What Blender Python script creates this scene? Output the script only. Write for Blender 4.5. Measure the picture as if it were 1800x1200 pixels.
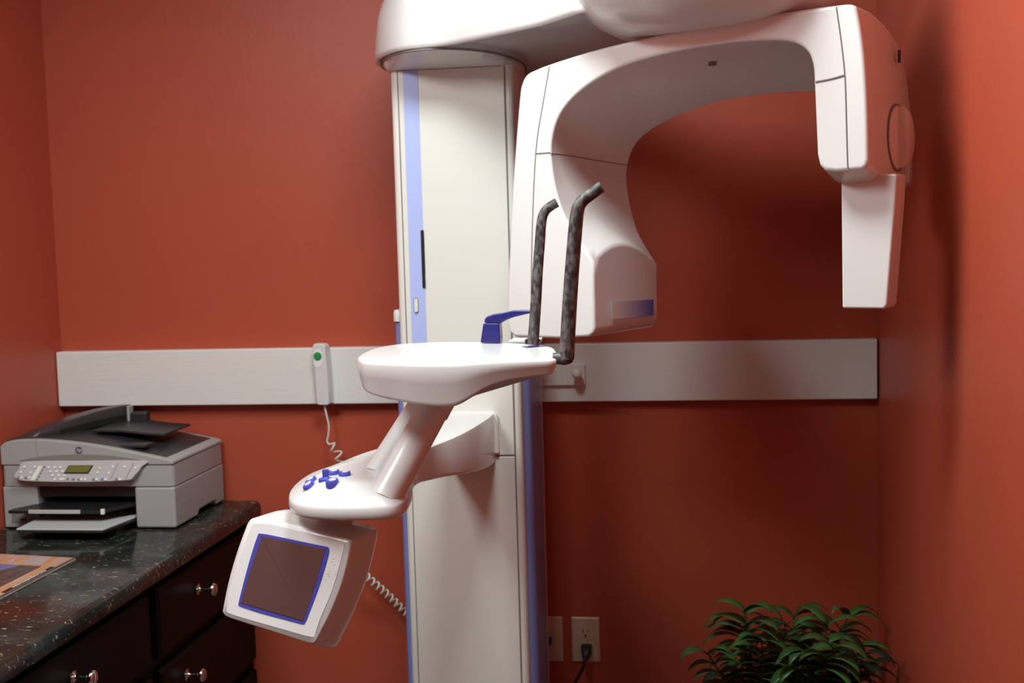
import bpy, bmesh, math, random
import numpy as np
from mathutils import Vector, Matrix

for o in list(bpy.data.objects): bpy.data.objects.remove(o, do_unlink=True)
S = bpy.context.scene
COL = S.collection

# ------------------------------------------------------------------ camera
FPX = 2100.0
YAW, PITCH, ROLL = -0.14096316613883125, 0.08336018734457036, -0.028301085426987803
CAM = Vector((0.2714, -2.8819, 1.45))
cy, sy = math.cos(YAW), math.sin(YAW); cp, sp = math.cos(PITCH), math.sin(PITCH)
FW = Vector((sy*cp, cy*cp, -sp)); R0 = Vector((cy, -sy, 0)); U0 = R0.cross(FW)
RT = R0*math.cos(ROLL) + U0*math.sin(ROLL); UP = -R0*math.sin(ROLL) + U0*math.cos(ROLL)
cd = bpy.data.cameras.new('camera'); cam = bpy.data.objects.new('camera', cd); COL.objects.link(cam)
M = Matrix((RT, UP, -FW)).transposed().to_4x4(); M.translation = CAM
cam.matrix_world = M
cd.sensor_fit = 'HORIZONTAL'; cd.sensor_width = 36.0; cd.lens = 36.0*FPX/1800
cd.clip_start = 0.05
cd.dof.use_dof = True; cd.dof.focus_distance = 1.95; cd.dof.aperture_fstop = 6.3
S.camera = cam

# ------------------------------------------------------------------ world, lights, exposure
w = bpy.data.worlds.new('world'); S.world = w; w.use_nodes = True
w.node_tree.nodes['Background'].inputs[0].default_value = (0.9, 0.95, 1, 1)
w.node_tree.nodes['Background'].inputs[1].default_value = 0.0

def area(name, loc, sx, sy_, power, col=(1, .96, .9), rot=(0, 0, 0), spread=180):
    l = bpy.data.lights.new(name, 'AREA'); l.shape = 'RECTANGLE'; l.size = sx; l.size_y = sy_
    l.energy = power; l.color = col; l.spread = math.radians(spread)
    o = bpy.data.objects.new(name, l); o.location = loc; o.rotation_euler = rot; COL.objects.link(o); return o
area('ceiling_troffer_light', (-0.88, -2.00, 2.435), 0.5, 1.0, 34, (.92, 1, .985))
area('ceiling_downlight', (0.0, -1.28, 2.435), 0.4, 0.4, 22.5, (.92, 1, .985))

S.view_settings.view_transform = 'Standard'; S.view_settings.look = 'None'
S.view_settings.exposure = 0.0; S.view_settings.gamma = 1.0
S.view_settings.use_curve_mapping = False

# ------------------------------------------------------------------ helpers
def V(*a): return Vector(a)
def ray(px, py): return FW + RT*((px-900)/FPX) - UP*((py-600)/FPX)
def on(px, py, P0, n):
    d = ray(px, py); t = (Vector(P0)-CAM).dot(n)/d.dot(n); return CAM + d*t
def oz(px, py, z): return on(px, py, (0, 0, z), V(0, 0, 1))
def oy(px, py, y): return on(px, py, (0, y, 0), V(0, 1, 0))
def ox(px, py, x): return on(px, py, (x, 0, 0), V(1, 0, 0))

def proj(P):
    d = Vector(P)-CAM; w_ = d.dot(FW); return 900+FPX*d.dot(RT)/w_, 600-FPX*d.dot(UP)/w_
from mathutils.bvhtree import BVHTree
def surf_hit(o, px, py):
    off = ORIG.get(o.name, V(0, 0, 0))
    bt = BVHTree.FromPolygons([v.co+off for v in o.data.vertices], [tuple(p.vertices) for p in o.data.polygons])
    h = bt.ray_cast(CAM, ray(px, py).normalized()); return h[0], h[1]

def cr(pts, n=6, closed=False):
    """Catmull-Rom resample, keeping the given points."""
    P = [Vector(p) for p in pts]; out = []; N = len(P)
    segs = N if closed else N-1
    for i in range(segs):
        p1, p2 = P[i], P[(i+1) % N]
        p0 = P[i-1] if (closed or i > 0) else p1*2-p2
        p3 = P[(i+2) % N] if (closed or i+2 < N) else p2*2-p1
        for k in range(n):
            t = k/n
            out.append(0.5*((2*p1)+(p2-p0)*t+(2*p0-5*p1+4*p2-p3)*t*t+(3*p1-p0-3*p2+p3)*t**3))
    if not closed: out.append(P[-1])
    return out

ORIG = {}
def link(name, me, mat=None, parent=None):
    o = bpy.data.objects.new(name, me); COL.objects.link(o)
    if mat: me.materials.append(mat)
    if parent:
        p = ORIG.get(parent.name, V(0, 0, 0))
        me.transform(Matrix.Translation(-p)); o.parent = parent; ORIG[o.name] = p
    return o

def finish(o, angle=35, bevel=0, seg=3, limit=35):
    me = o.data
    if angle == 0: return o
    for p in me.polygons: p.use_smooth = True
    if bevel:
        m = o.modifiers.new('bevel', 'BEVEL'); m.width = bevel; m.segments = seg
        m.limit_method = 'ANGLE'; m.angle_limit = math.radians(limit); m.harden_normals = False
        m.miter_outer = 'MITER_ARC'
        w_ = o.modifiers.new('wn', 'WEIGHTED_NORMAL'); w_.keep_sharp = True
        return o
    try: me.set_sharp_from_angle(angle=math.radians(angle))
    except Exception: pass
    return o

def mesh(name, verts, faces, mat, parent=None, bevel=0, seg=3, angle=35, limit=35):
    me = bpy.data.meshes.new(name); me.from_pydata([tuple(v) for v in verts], [], faces); me.update()
    bm = bmesh.new(); bm.from_mesh(me); bmesh.ops.remove_doubles(bm, verts=bm.verts, dist=1e-6)
    bmesh.ops.recalc_face_normals(bm, faces=bm.faces); bm.to_mesh(me); bm.free()
    o = link(name, me, mat, parent); return finish(o, angle, bevel, seg, limit)

def loft_data(rings, closed=True, cap0=True, cap1=True):
    n = len(rings[0]); v = [p for r in rings for p in r]; f = []
    for i in range(len(rings)-1):
        for j in range(n if closed else n-1):
            a = i*n+j; b = i*n+(j+1) % n; f.append((a, b, b+n, a+n))
    if cap0: f.append(tuple(range(n))[::-1])
    if cap1: f.append(tuple(range((len(rings)-1)*n, len(rings)*n)))
    return v, f
def loft(name, rings, mat, parent=None, closed=True, cap0=True, cap1=True, **k):
    v, f = loft_data(rings, closed, cap0, cap1); return mesh(name, v, f, mat, parent, **k)
def prism(name, pts, vec, mat, parent=None, **k):
    pts = [Vector(p) for p in pts]; return loft(name, [pts, [p+Vector(vec) for p in pts]], mat, parent, **k)
def box_data(a, b):
    x0, y0, z0 = a; x1, y1, z1 = b
    return ([(x0, y0, z0), (x1, y0, z0), (x1, y1, z0), (x0, y1, z0), (x0, y0, z1), (x1, y0, z1), (x1, y1, z1), (x0, y1, z1)],
            [(0, 3, 2, 1), (4, 5, 6, 7), (0, 1, 5, 4), (1, 2, 6, 5), (2, 3, 7, 6), (3, 0, 4, 7)])
def box(name, a, b, mat, parent=None, **k):
    v, f = box_data(a, b); return mesh(name, v, f, mat, parent, **k)
def join(parts):
    v = []; f = []
    for pv, pf in parts:
        n = len(v); v += [Vector(p) for p in pv]; f += [tuple(i+n for i in q) for q in pf]
    return v, f
def tube_data(pts, rad, n=14, cap=True, up=V(0, 0, 1), ell=1.0, dome=0):
    P = [Vector(p) for p in pts]
    rad = list(rad) if hasattr(rad, '__len__') else [rad]*len(P)
    T = [((P[min(i+1, len(P)-1)]-P[max(i-1, 0)]).normalized()) for i in range(len(P))]
    a = up if abs(T[0].dot(up)) < .95 else V(1, 0, 0)
    x = (a - T[0]*a.dot(T[0])).normalized(); rings = []
    for i, p in enumerate(P):
        x = (x - T[i]*x.dot(T[i])).normalized(); y = T[i].cross(x)
        rings.append([p + (x*math.cos(t)*ell + y*math.sin(t))*rad[i] for t in [2*math.pi*k/n for k in range(n)]])
    return loft_data(rings, True, cap, cap)
def tube(name, pts, rad, mat, parent=None, n=14, **k):
    v, f = tube_data(pts, rad, n, **{a: k.pop(a) for a in list(k) if a in ('up', 'ell')}); return mesh(name, v, f, mat, parent, **k)
def frame(axis):
    z = Vector(axis).normalized(); a = V(0, 0, 1) if abs(z.z) < .9 else V(1, 0, 0)
    x = (a - z*a.dot(z)).normalized(); return x, z.cross(x), z
def lathe_data(o, axis, prof, n=32):
    x, y, z = frame(axis); o = Vector(o)
    rings = [[o + z*h + (x*math.cos(2*math.pi*k/n)+y*math.sin(2*math.pi*k/n))*max(r, 1e-5) for k in range(n)] for r, h in prof]
    return loft_data(rings)
def lathe(name, o, axis, prof, mat, parent=None, n=32, **k):
    v, f = lathe_data(o, axis, prof, n); return mesh(name, v, f, mat, parent, **k)
def thing(name, label, cat, loc, group=None):
    o = bpy.data.objects.new(name, None); COL.objects.link(o); o.location = loc; ORIG[o.name] = Vector(loc)
    o.empty_display_size = .05
    o['label'] = label; o['category'] = cat
    if group: o['group'] = group
    return o
def tag(o, label, cat, group=None):
    o['label'] = label; o['category'] = cat
    if group: o['group'] = group
    return o
def struct(o): o['kind'] = 'structure'; return o

# ------------------------------------------------------------------ materials
def mat(name, col, rough=.5, metal=0, spec=.5, coat=0, emit=None):
    m = bpy.data.materials.new(name); m.use_nodes = True; b = m.node_tree.nodes['Principled BSDF']
    b.inputs['Base Color'].default_value = (*col, 1); b.inputs['Roughness'].default_value = rough
    b.inputs['Metallic'].default_value = metal; b.inputs['Specular IOR Level'].default_value = spec
    b.inputs['Coat Weight'].default_value = coat
    if emit: b.inputs['Emission Color'].default_value = (*emit[0], 1); b.inputs['Emission Strength'].default_value = emit[1]
    return m
def nodes(m): return m.node_tree.nodes, m.node_tree.links, m.node_tree.nodes['Principled BSDF']
def add_noise_bump(m, scale, strength, dist=.001, vec=None, detail=4):
    N, L, b = nodes(m); tc = N.new('ShaderNodeTexCoord'); no = N.new('ShaderNodeTexNoise'); bu = N.new('ShaderNodeBump')
    no.inputs['Scale'].default_value = scale; no.inputs['Detail'].default_value = detail
    bu.inputs['Strength'].default_value = strength; bu.inputs['Distance'].default_value = dist
    if vec:
        mp = N.new('ShaderNodeMapping'); mp.inputs['Scale'].default_value = vec
        L.new(tc.outputs['Object'], mp.inputs[0]); L.new(mp.outputs[0], no.inputs['Vector'])
    else: L.new(tc.outputs['Object'], no.inputs['Vector'])
    L.new(no.outputs[0], bu.inputs['Height']); L.new(bu.outputs[0], b.inputs['Normal']); return no
def add_col_noise(m, scale, c0, c1, p0=.35, p1=.65, vec=None, detail=5):
    N, L, b = nodes(m); tc = N.new('ShaderNodeTexCoord'); no = N.new('ShaderNodeTexNoise'); ra = N.new('ShaderNodeValToRGB')
    no.inputs['Scale'].default_value = scale; no.inputs['Detail'].default_value = detail
    ra.color_ramp.elements[0].position = p0; ra.color_ramp.elements[1].position = p1
    ra.color_ramp.elements[0].color = (*c0, 1); ra.color_ramp.elements[1].color = (*c1, 1)
    mp = N.new('ShaderNodeMapping'); mp.inputs['Scale'].default_value = vec or (1, 1, 1)
    L.new(tc.outputs['Object'], mp.inputs[0]); L.new(mp.outputs[0], no.inputs['Vector'])
    L.new(no.outputs[0], ra.inputs[0]); L.new(ra.outputs[0], b.inputs['Base Color']); return ra

WALL = mat('terracotta_paint', (.44, .077, .039), .42, spec=.45)
add_col_noise(WALL, 3, (.43, .075, .038), (.45, .079, .040))
add_noise_bump(WALL, 70, .22, .0015, (1, 1, .5), 6)
CEIL = mat('ceiling_paint', (.5, .48, .45), .9)
FLOOR = mat('floor_vinyl', (.12, .09, .07), .5); add_col_noise(FLOOR, 8, (.10, .075, .06), (.14, .105, .085))
BOARD = mat('white_painted_board', (.77, .755, .73), .45); add_noise_bump(BOARD, 14, .25, .0015, (1, 8, 14), 5)
WHITE = mat('gloss_white_plastic', (.725, .73, .725), .28, coat=.3)
CREAM = mat('cream_enamel', (.73, .73, .68), .38)
STRIPE = mat('periwinkle_stripe', (.42, .50, .86), .4)
RAIL = mat('blue_side_rail', (.21, .26, .58), .35)
NAVY = mat('navy_plastic', (.018, .016, .15), .28)
BLUE = mat('blue_button_plastic', (.07, .08, .45), .35)
SEAM = mat('grey_seam', (.20, .19, .18), .7)
BLACK = mat('black_plastic', (.012, .012, .013), .4)
CLEAR_GREY = mat('grey_bezel', (.80, .81, .82), .4)
BORDER = mat('blue_border', (.06, .075, .42), .35)
SCREEN = mat('reflection_tinted_screen', (.10, .058, .055), .12, spec=.8, coat=.5)  # brown base colour stands in for the red walls mirrored in the glass
ROD = mat('worn_grey_rod', (.12, .12, .125), .45)
add_col_noise(ROD, 130, (.035, .032, .033), (.155, .15, .148), .42, .64, (1, 1, .55))
GREYP = mat('light_grey_plastic', (.365, .365, .36), .45)
SILVER = mat('silver_plastic', (.44, .43, .43), .35)
LIDB = mat('charcoal_plastic', (.022, .023, .026), .4)
PAPER = mat('white_paper', (.8, .8, .8), .7)
LCD = mat('lcd_green', (.13, .13, .015), .3)
CHROME = mat('polished_nickel', (.8, .76, .7), .14, metal=1)
WOOD = mat('espresso_wood', (.003, .0017, .0015), .5, spec=.16); add_noise_bump(WOOD, 12, .1, .001, (6, 1, 1))
IVORY = mat('ivory_plate', (.62, .50, .38), .35)
CORDW = mat('white_cord', (.72, .68, .62), .5)
CORDB = mat('black_cord', (.012, .012, .012), .5)
NETB = mat('blue_cable', (.02, .05, .35), .4)
GREEN = mat('green_button', (.02, .28, .06), .35)
LEAF = mat('palm_leaf', (.035, .11, .028), .38)
add_col_noise(LEAF, 9, (.02, .07, .018), (.06, .17, .04))
LEAFD = mat('dark_leaf', (.012, .03, .02), .4)
STEM = mat('plant_stem', (.05, .07, .025), .6)
POT = mat('plant_pot', (.16, .07, .04), .6)
SOIL = mat('potting_soil', (.02, .014, .01), .95)
KEYW = mat('key_white', (.75, .75, .72), .4)
TEXTW = mat('white_ink', (.75, .73, .72), .6)

def granite():
    m = mat('granite', (.03, .03, .03), .12, spec=.3)
    N, L, b = nodes(m); tc = N.new('ShaderNodeTexCoord')
    def noise(scale, det=6, vec=(1, 1, 1), dist=0):
        mp = N.new('ShaderNodeMapping'); mp.inputs['Scale'].default_value = vec; no = N.new('ShaderNodeTexNoise')
        no.inputs['Scale'].default_value = scale; no.inputs['Detail'].default_value = det; no.inputs['Distortion'].default_value = dist
        L.new(tc.outputs['Object'], mp.inputs[0]); L.new(mp.outputs[0], no.inputs['Vector']); return no
    def ramp(src, stops):
        r = N.new('ShaderNodeValToRGB'); e = r.color_ramp.elements
        while len(e) < len(stops): e.new(.5)
        for k, (p, c) in enumerate(stops): e[k].position = p; e[k].color = (*c, 1)
        L.new(src, r.inputs[0]); return r
    def mix(f, a, c):
        x = N.new('ShaderNodeMix'); x.data_type = 'RGBA'; L.new(f, x.inputs[0]); L.new(a, x.inputs[6])
        if isinstance(c, tuple): x.inputs[7].default_value = (*c, 1)
        else: L.new(c, x.inputs[7])
        return x.outputs[2]
    base = ramp(noise(9, 6, dist=1.2).outputs[0], [(.3, (.006, .008, .007)), (.55, (.02, .026, .023)), (.75, (.05, .055, .05))])
    red = ramp(noise(5, 5, dist=.8).outputs[0], [(.55, (0, 0, 0)), (.68, (1, 1, 1))])
    c = mix(red.outputs[0], base.outputs[0], (.04, .014, .009))
    fl = ramp(noise(75, 2, (.7, 1.6, 1.2), .6).outputs[0], [(.655, (0, 0, 0)), (.70, (1, 1, 1))])
    c = mix(fl.outputs[0], c, (.26, .24, .17))
    fl2 = ramp(noise(38, 3, (1, 1.5, 1), 1.5).outputs[0], [(.68, (0, 0, 0)), (.73, (1, 1, 1))])
    c = mix(fl2.outputs[0], c, (.20, .16, .09))
    L.new(c, b.inputs['Base Color']); return m
GRANITE = granite()

# ------------------------------------------------------------------ room
XL, XR, YB, ZC = -1.3128, .7263, -3.3, 2.44
T = .1
struct(box('wall_back', (XL-T, 0, 0), (XR+T, T, ZC), WALL))
struct(box('wall_left', (XL-T, YB, 0), (XL, 0, ZC), WALL))
struct(box('wall_right', (XR, YB, 0), (XR+T, 0, ZC), WALL))

struct(box('floor', (XL-T, YB-T, -T), (XR+T, T, 0), FLOOR))
struct(box('ceiling', (XL-T, YB-T, ZC), (XR+T, T, ZC+T), CEIL))
# painted board along the back wall
struct(box('trim_1', (XL+.002, -.034, 1.0613), (XR-.004, 0, 1.2013), BOARD, bevel=.003))

# ------------------------------------------------------------------ counter and cabinet
CT = .811                                     # top of the counter
cx = -.797
prof = [(XL+.002, CT-.04), (cx-.008, CT-.04), (cx-.001, CT-.034), (cx+.001, CT-.02), (cx-.001, CT-.008), (cx-.006, CT-.002), (cx-.014, CT), (XL+.002, CT)]
o = loft('countertop', [[V(x, -.002, z) for x, z in prof], [V(x, -2.3, z) for x, z in prof]], GRANITE, angle=40)
tag(o, 'long dark speckled granite countertop with rounded edge along left wall', 'countertop')
fx = -.838                                    # cabinet carcass front
cab = thing('drawer_cabinet', 'black espresso wooden drawer cabinet with round metal knobs under the granite', 'cabinet', (XL+.25, -1.1, 0))
v, f = join([box_data((XL+.004, -2.28, .09), (fx, -.004, CT-.041)), box_data((XL+.004, -2.28, 0), (fx-.06, -.004, .09))])
mesh('body', v, f, WOOD, cab, bevel=.001, seg=1)
def knob(p, parent):
    prof = [(.0, 0), (.012, 0), (.0125, .002), (.007, .004), (.0048, .008), (.0045, .022), (.006, .028), (.0125, .031), (.0150, .035), (.0150, .039), (.012, .043), (.005, .045), (0, .0452)]
    lathe('knob', p, (1, 0, 0), prof, CHROME, parent, n=24, angle=50)
def drawer(y0, y1, z0, z1, kp):
    v = []; prof_ = [(0, 0), (.014, 0), (.018, .006)]
    rings = []
    for d, ins in ((0, 0), (.012, 0), (.018, .007)):
        rings.append([V(fx+d, y0+ins, z0+ins), V(fx+d, y1-ins, z0+ins), V(fx+d, y1-ins, z1-ins), V(fx+d, y0+ins, z1-ins)])
    o = loft('drawer', rings, WOOD, cab, bevel=.0012, seg=2, limit=20)
    if kp: knob(V(fx+.018, kp[0], kp[1]), o)
drawer(-.566, -.012, .597, .748, (-.362, .687))
drawer(-.566, -.012, .40, .572, (-.447, .520))
drawer(-.566, -.012, .12, .375, (-.362, .30))
drawer(-1.29, -.604, .597, .748, (-.925, .692))
drawer(-1.29, -.604, .40, .572, (-.925, .520))
drawer(-1.29, -.604, .12, .375, (-.925, .30))
drawer(-2.2, -1.33, .597, .748, (-1.76, .692))
drawer(-2.2, -1.33, .12, .572, (-1.76, .36))

# ------------------------------------------------------------------ panoramic x-ray machine
XM = thing('dental_xray_machine', 'tall white and blue panoramic dental x-ray machine standing against the red wall', 'x-ray machine', (-.19, -.25, 0))
colx0, colx1, colf, ctop = -.3235, -.0645, -.400, 1.812
def rrect(x0, x1, y0, y1, r, z, n=5):
    out = []
    for cx_, cy_, a0 in ((x1-r, y0+r, -90), (x1-r, y1-r, 0), (x0+r, y1-r, 90), (x0+r, y0+r, 180)):
        for k in range(n+1):
            t = math.radians(a0+90*k/n); out.append(V(cx_+r*math.cos(t), cy_+r*math.sin(t), z))
    return out
# column leans none; carriage + lower housing
loft('column', [rrect(colx0, colx1, colf, -.10, .012, .0), rrect(colx0, colx1, colf, -.10, .012, ctop+.01)], CREAM, XM, angle=50)
# front panels sit between two edge channels
pl, pr_ = -.3055, -.0815
box('front_panel', (pl, colf-.004, .999), (pr_, colf+.01, ctop), CREAM, XM, bevel=.002)
box('front_panel', (pl, colf-.004, .05), (pr_, colf+.01, .996), CREAM, XM, bevel=.002)
for x in (pl-.0012, pr_+.0012):
    box('seam', (x-.0012, colf-.0012, .05), (x+.0012, colf+.002, ctop), SEAM, XM)
box('seam', (pl, colf-.002, .9955), (pr_, colf+.003, .9995), SEAM, XM)
sx0, sx1 = -.2945, -.2625
st = box('stripe', (sx0, colf-.0052, 1.21), (sx1, colf-.003, ctop-.001), STRIPE, XM)
def slotshape(cx_, z0, z1, w_, y, n=8):
    r = w_/2; out = []
    for k in range(n+1): t = math.pi*k/n; out.append(V(cx_+r*math.cos(t), y, z1-r+r*math.sin(t)))
    for k in range(n+1): t = math.pi+math.pi*k/n; out.append(V(cx_+r*math.cos(t), y, z0+r+r*math.sin(t)))
    return out
pA = oy(742, 404, colf-.006); pB = oy(744, 507, colf-.006)
prism('card_slot', slotshape(pA.x, pB.z, pA.z, .007, colf-.0048), (0, -.0014, 0), BLACK, XM)
prism('slot_rim', slotshape(pA.x+.0006, pB.z-.001, pB.z+.03, .0095, colf-.0046), (0, -.001, 0), CREAM, XM)
pC = oy(731, 524, colf-.006); pD = oy(731, 549, colf-.006)
o = prism('power_button', slotshape(pC.x, pD.z-.001, pC.z+.001, .0105, colf-.0048), (0, -.0012, 0), SEAM, XM)
prism('button_cap', slotshape(pC.x+.0004, pD.z, pC.z-.001, .0085, colf-.0055), (0, -.004, 0), CREAM, o, bevel=.0015)
# lower stationary part with the blue sides
for side, (xa, xb) in (('l', (-.342, -.30)), ('r', (-.09, -.0475))):
    yb = -.19
    if side == 'r':
        pts = [V(xa, -.372, 0), V(xb-.014, -.374, 0), V(xb-.007, -.37, 0), V(xb-.002, -.362, 0), V(xb, -.35, 0), V(xb, yb, 0), V(xa, yb, 0)]
    else:
        pts = [V(xb, -.372, 0), V(xa+.014, -.374, 0), V(xa+.007, -.37, 0), V(xa+.002, -.362, 0), V(xa, -.35, 0), V(xa, yb, 0), V(xb, yb, 0)]
    o = prism('side_rail', pts, (0, 0, 1.285), RAIL, XM, angle=40)
    cpts = [p + V(0, 0, 1.2855) + V((-.003 if side == 'l' else .003) if abs(p.x-(xa if side == 'l' else xb)) < .02 else 0, -.003 if p.y < -.3 else .003, 0) for p in pts]
    ctr = sum(cpts, V(0, 0, 0))/len(cpts)
    loft('rail_cap', [cpts, [p+V(0, 0, .018) for p in cpts], [ctr+(p-ctr)*.93+V(0, 0, .024) for p in cpts]], WHITE, o, angle=60)
loft('rear_spine', [rrect(-.33, -.058, -.2, -.065, .01, 0), rrect(-.33, -.058, -.2, -.065, .01, 1.79)], CREAM, XM, angle=50)
box('wall_bracket', (-.29, -.066, 1.55), (-.09, -.001, 1.68), CREAM, XM, bevel=.004)
loft('base_plate', [rrect(-.35, -.05, -.42, -.066, .02, 0), rrect(-.35, -.05, -.42, -.066, .02, .02)], CREAM, XM, angle=50)

# collar between column and shoulder
def ell(cx_, cy_, a, b, z, n=64): return [V(cx_+a*math.cos(2*math.pi*k/n), cy_+b*math.sin(2*math.pi*k/n), z) for k in range(n)]
def rect_as(n, x0, x1, y0, y1, z, cx_, cy_, a, b):
    out = []
    for k in range(n):
        t = 2*math.pi*k/n; dx, dy = a*math.cos(t), b*math.sin(t); s = 9
        if dx > 0: s = min(s, (x1-cx_)/dx)
        if dx < 0: s = min(s, (x0-cx_)/dx)
        if dy > 0: s = min(s, (y1-cy_)/dy)
        if dy < 0: s = min(s, (y0-cy_)/dy)
        out.append(V(cx_+dx*s, cy_+dy*s, z))
    return out
EC = (-.208, -.265, .150, .262)
r0 = rect_as(256, colx0-.001, colx1+.001, colf-.006, -.1, 1.8125, *EC); r2 = ell(*EC, 1.831, 256)
r1 = [a.lerp(b, .62) for a, b in zip(r0, r2)]
for p in r1: p.z = 1.818
loft('collar', [r0, r1, r2, [p+V(0, 0, .02) for p in r2]], WHITE, XM, angle=60)
rg = ell(EC[0], EC[1], EC[2]+.002, EC[3]+.002, 1.8325)
tube('collar_gap', rg+[rg[0]], .0022, SEAM, XM, n=6)
# shoulder
out = [(-.372, -.27), (-.364, -.36), (-.335, -.44), (-.27, -.515), (-.178, -.545), (-.103, -.598), (-.035, -.652), (.034, -.713), (.083, -.776), (.115, -.81), (.19, -.84), (.28, -.83),
       (.36, -.80), (.42, -.75), (.42, -.68), (.37, -.60), (.26, -.50), (.14, -.38), (.03, -.22), (-.06, -.10), (-.18, -.055), (-.30, -.09), (-.36, -.175)]
oc = cr([V(x, y, 0) for x, y in out], 5, True)
def inset_poly(P, d):
    n = len(P); res = []
    for i in range(n):
        t = (P[(i+1) % n]-P[i-1]).normalized(); nrm = V(-t.y, t.x, 0)   # left of ccw travel = inside
        res.append(P[i]+nrm*d)
    return res
rings = [[p+V(0, 0, z) for p in inset_poly(oc, d)] for z, d in ((1.846, .03), (1.837, .010), (1.835, .005), (1.837, .001), (1.846, 0), (1.88, .003), (1.925, .009), (1.952, .018), (1.974, .032), (1.99, .052), (1.998, .075))]
loft('shoulder_arm', rings, WHITE, XM, angle=60)
jc = V(.335, -.765, 0)
jp = [(0, 1.792), (.10, 1.793), (.14, 1.797), (.175, 1.806), (.2, 1.819), (.219, 1.836), (.23, 1.856), (.235, 1.88), (.235, 1.925), (.23, 1.955), (.215, 1.98), (.19, 1.995), (0, 2.0)]
lathe('rotation_joint', jc, (0, 0, 1), jp, WHITE, XM, n=72, angle=60)

# C-arm
ang = math.radians(26); UA = V(math.cos(ang), -math.sin(ang), 0); NB = V(math.sin(ang), math.cos(ang), 0)  # long axis, depth (away)
d = ray(1045, 590); d = d/math.hypot(d.x, d.y); PA = CAM + d*2.15
def F(px, py, dep=0): return on(px, py, PA+NB*dep, NB)
inner_f = [(1431, 150), (1428, 112), (1415, 86), (1385, 73), (1330, 72), (1270, 77), (1200, 88), (1130, 104), (1075, 125), (1020, 160), (985, 200), (970, 245), (970, 290), (980, 345), (1000, 395), (1043, 461)]
inner_m = [(1470, 150), (1466, 125), (1448, 108), (1415, 98), (1360, 102), (1300, 110), (1235, 124), (1165, 145), (1110, 165), (1065, 198), (1035, 235), (1025, 270), (1028, 310), (1038, 350), (1055, 390), (1098, 428)]
inner_b = [(1507, 200), (1503, 180), (1480, 168), (1440, 163), (1375, 165), (1310, 172), (1250, 184), (1190, 206), (1145, 230), (1118, 256), (1106, 288), (1104, 320), (1108, 350), (1116, 385), (1128, 418), (1156, 466)]
outer_f = [(890, 560), (892, 500), (897, 380), (904, 270), (912, 172), (916, 148), (925, 131), (942, 122), (965, 113), (1030, 92), (1100, 74), (1200, 52), (1300, 33), (1400, 18), (1470, 9), (1490, 7), (1500, 9), (1506, 17), (1514, 60), (1520, 115), (1524, 190), (1526, 280)]
DEP = .25
def px2(l): return [V(x, y, 0) for x, y in l]
def sil_y(x): return float(np.interp(x, [1500, 1506, 1535, 1560, 1580, 1593, 1599, 1603], [9, 14, 28, 52, 80, 115, 155, 210]))
def top_drop(dep):
    q = F(1506, 15)+NB*dep; x, y = proj(q); return max(0, q.z - F(x, max(y, sil_y(x)), dep).z)
BDROP = F(1490, 300, .06).z - F(1490, 321, .06).z
def ring(dep, inner, droptop, bottomz=0):
    I = [F(p.x, p.y, dep) for p in cr(px2(inner), 4)]
    O = []
    for p in cr(px2(outer_f), 3):
        q = F(p.x, p.y) + NB*dep
        s = (q-PA).dot(UA)
        k = min(1, max(0, (s-.15)/.33)); k = k*k*(3-2*k)
        kz = min(1, max(0, (q.z-1.45)/.3))
        q = q - V(0, 0, droptop*k*kz)
        O.append(q)
    P1 = F(1436, 270)
    leg = [P1 + NB*dep, F(1440, 288)+NB*dep, F(1449, 298)+NB*dep, F(1470, 301)+NB*dep, F(1515, 297)+NB*dep, F(1523, 291)+NB*dep]
    tb = [I[-1].lerp(F(1045, 575)+NB*dep, t) for t in (.25, .5, .75, 1)]
    bot = [F(1043, 586)+NB*dep, F(1035, 592)+NB*dep, F(980, 595)+NB*dep, F(905, 592)+NB*dep, F(894, 584)+NB*dep]
    return leg[::-1] + I + tb + bot + O      # going: right bottom -> inner arch -> tube bottom -> outer back to the right
def lerp_list(a, b, t): return [(x0+(x1-x0)*t, y0+(y1-y0)*t) for (x0, y0), (x1, y1) in zip(a, b)]
G0, G1, G2 = ring(0, inner_f, 0), ring(DEP/2, inner_m, 0), ring(DEP, inner_b, 0)
def lag(t): return [a*((2*t-1)*(t-1)) + b*(4*t*(1-t)) + c*(t*(2*t-1)) for a, b, c in zip(G0, G1, G2)]
R = [lag(k/10) for k in range(11)]
for k, rr in enumerate(R):                     # rounded top corner and sloping underside of the right head
    dep = DEP*k/10; td = top_drop(dep); bd = BDROP*min(1, dep/.06)*(1 if dep <= .06 else 1+.25*(dep-.06)/.19)
    for i, p in enumerate(rr):
        s_ = (p-PA).dot(UA)
        if s_ > .15 and p.z > 1.60:
            kk = min(1, (s_-.15)/.33); kk = kk*kk*(3-2*kk); p.z -= td*kk*min(1, max(0, (p.z-1.6)/.12)) if i >= 80 else 0
        if s_ > .36 and p.z < 1.60: p.z -= bd*min(1, max(0, (1.60-p.z)/.04))
CARM = loft('c_arm', R, WHITE, XM, bevel=.006, seg=4, limit=42)

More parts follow.
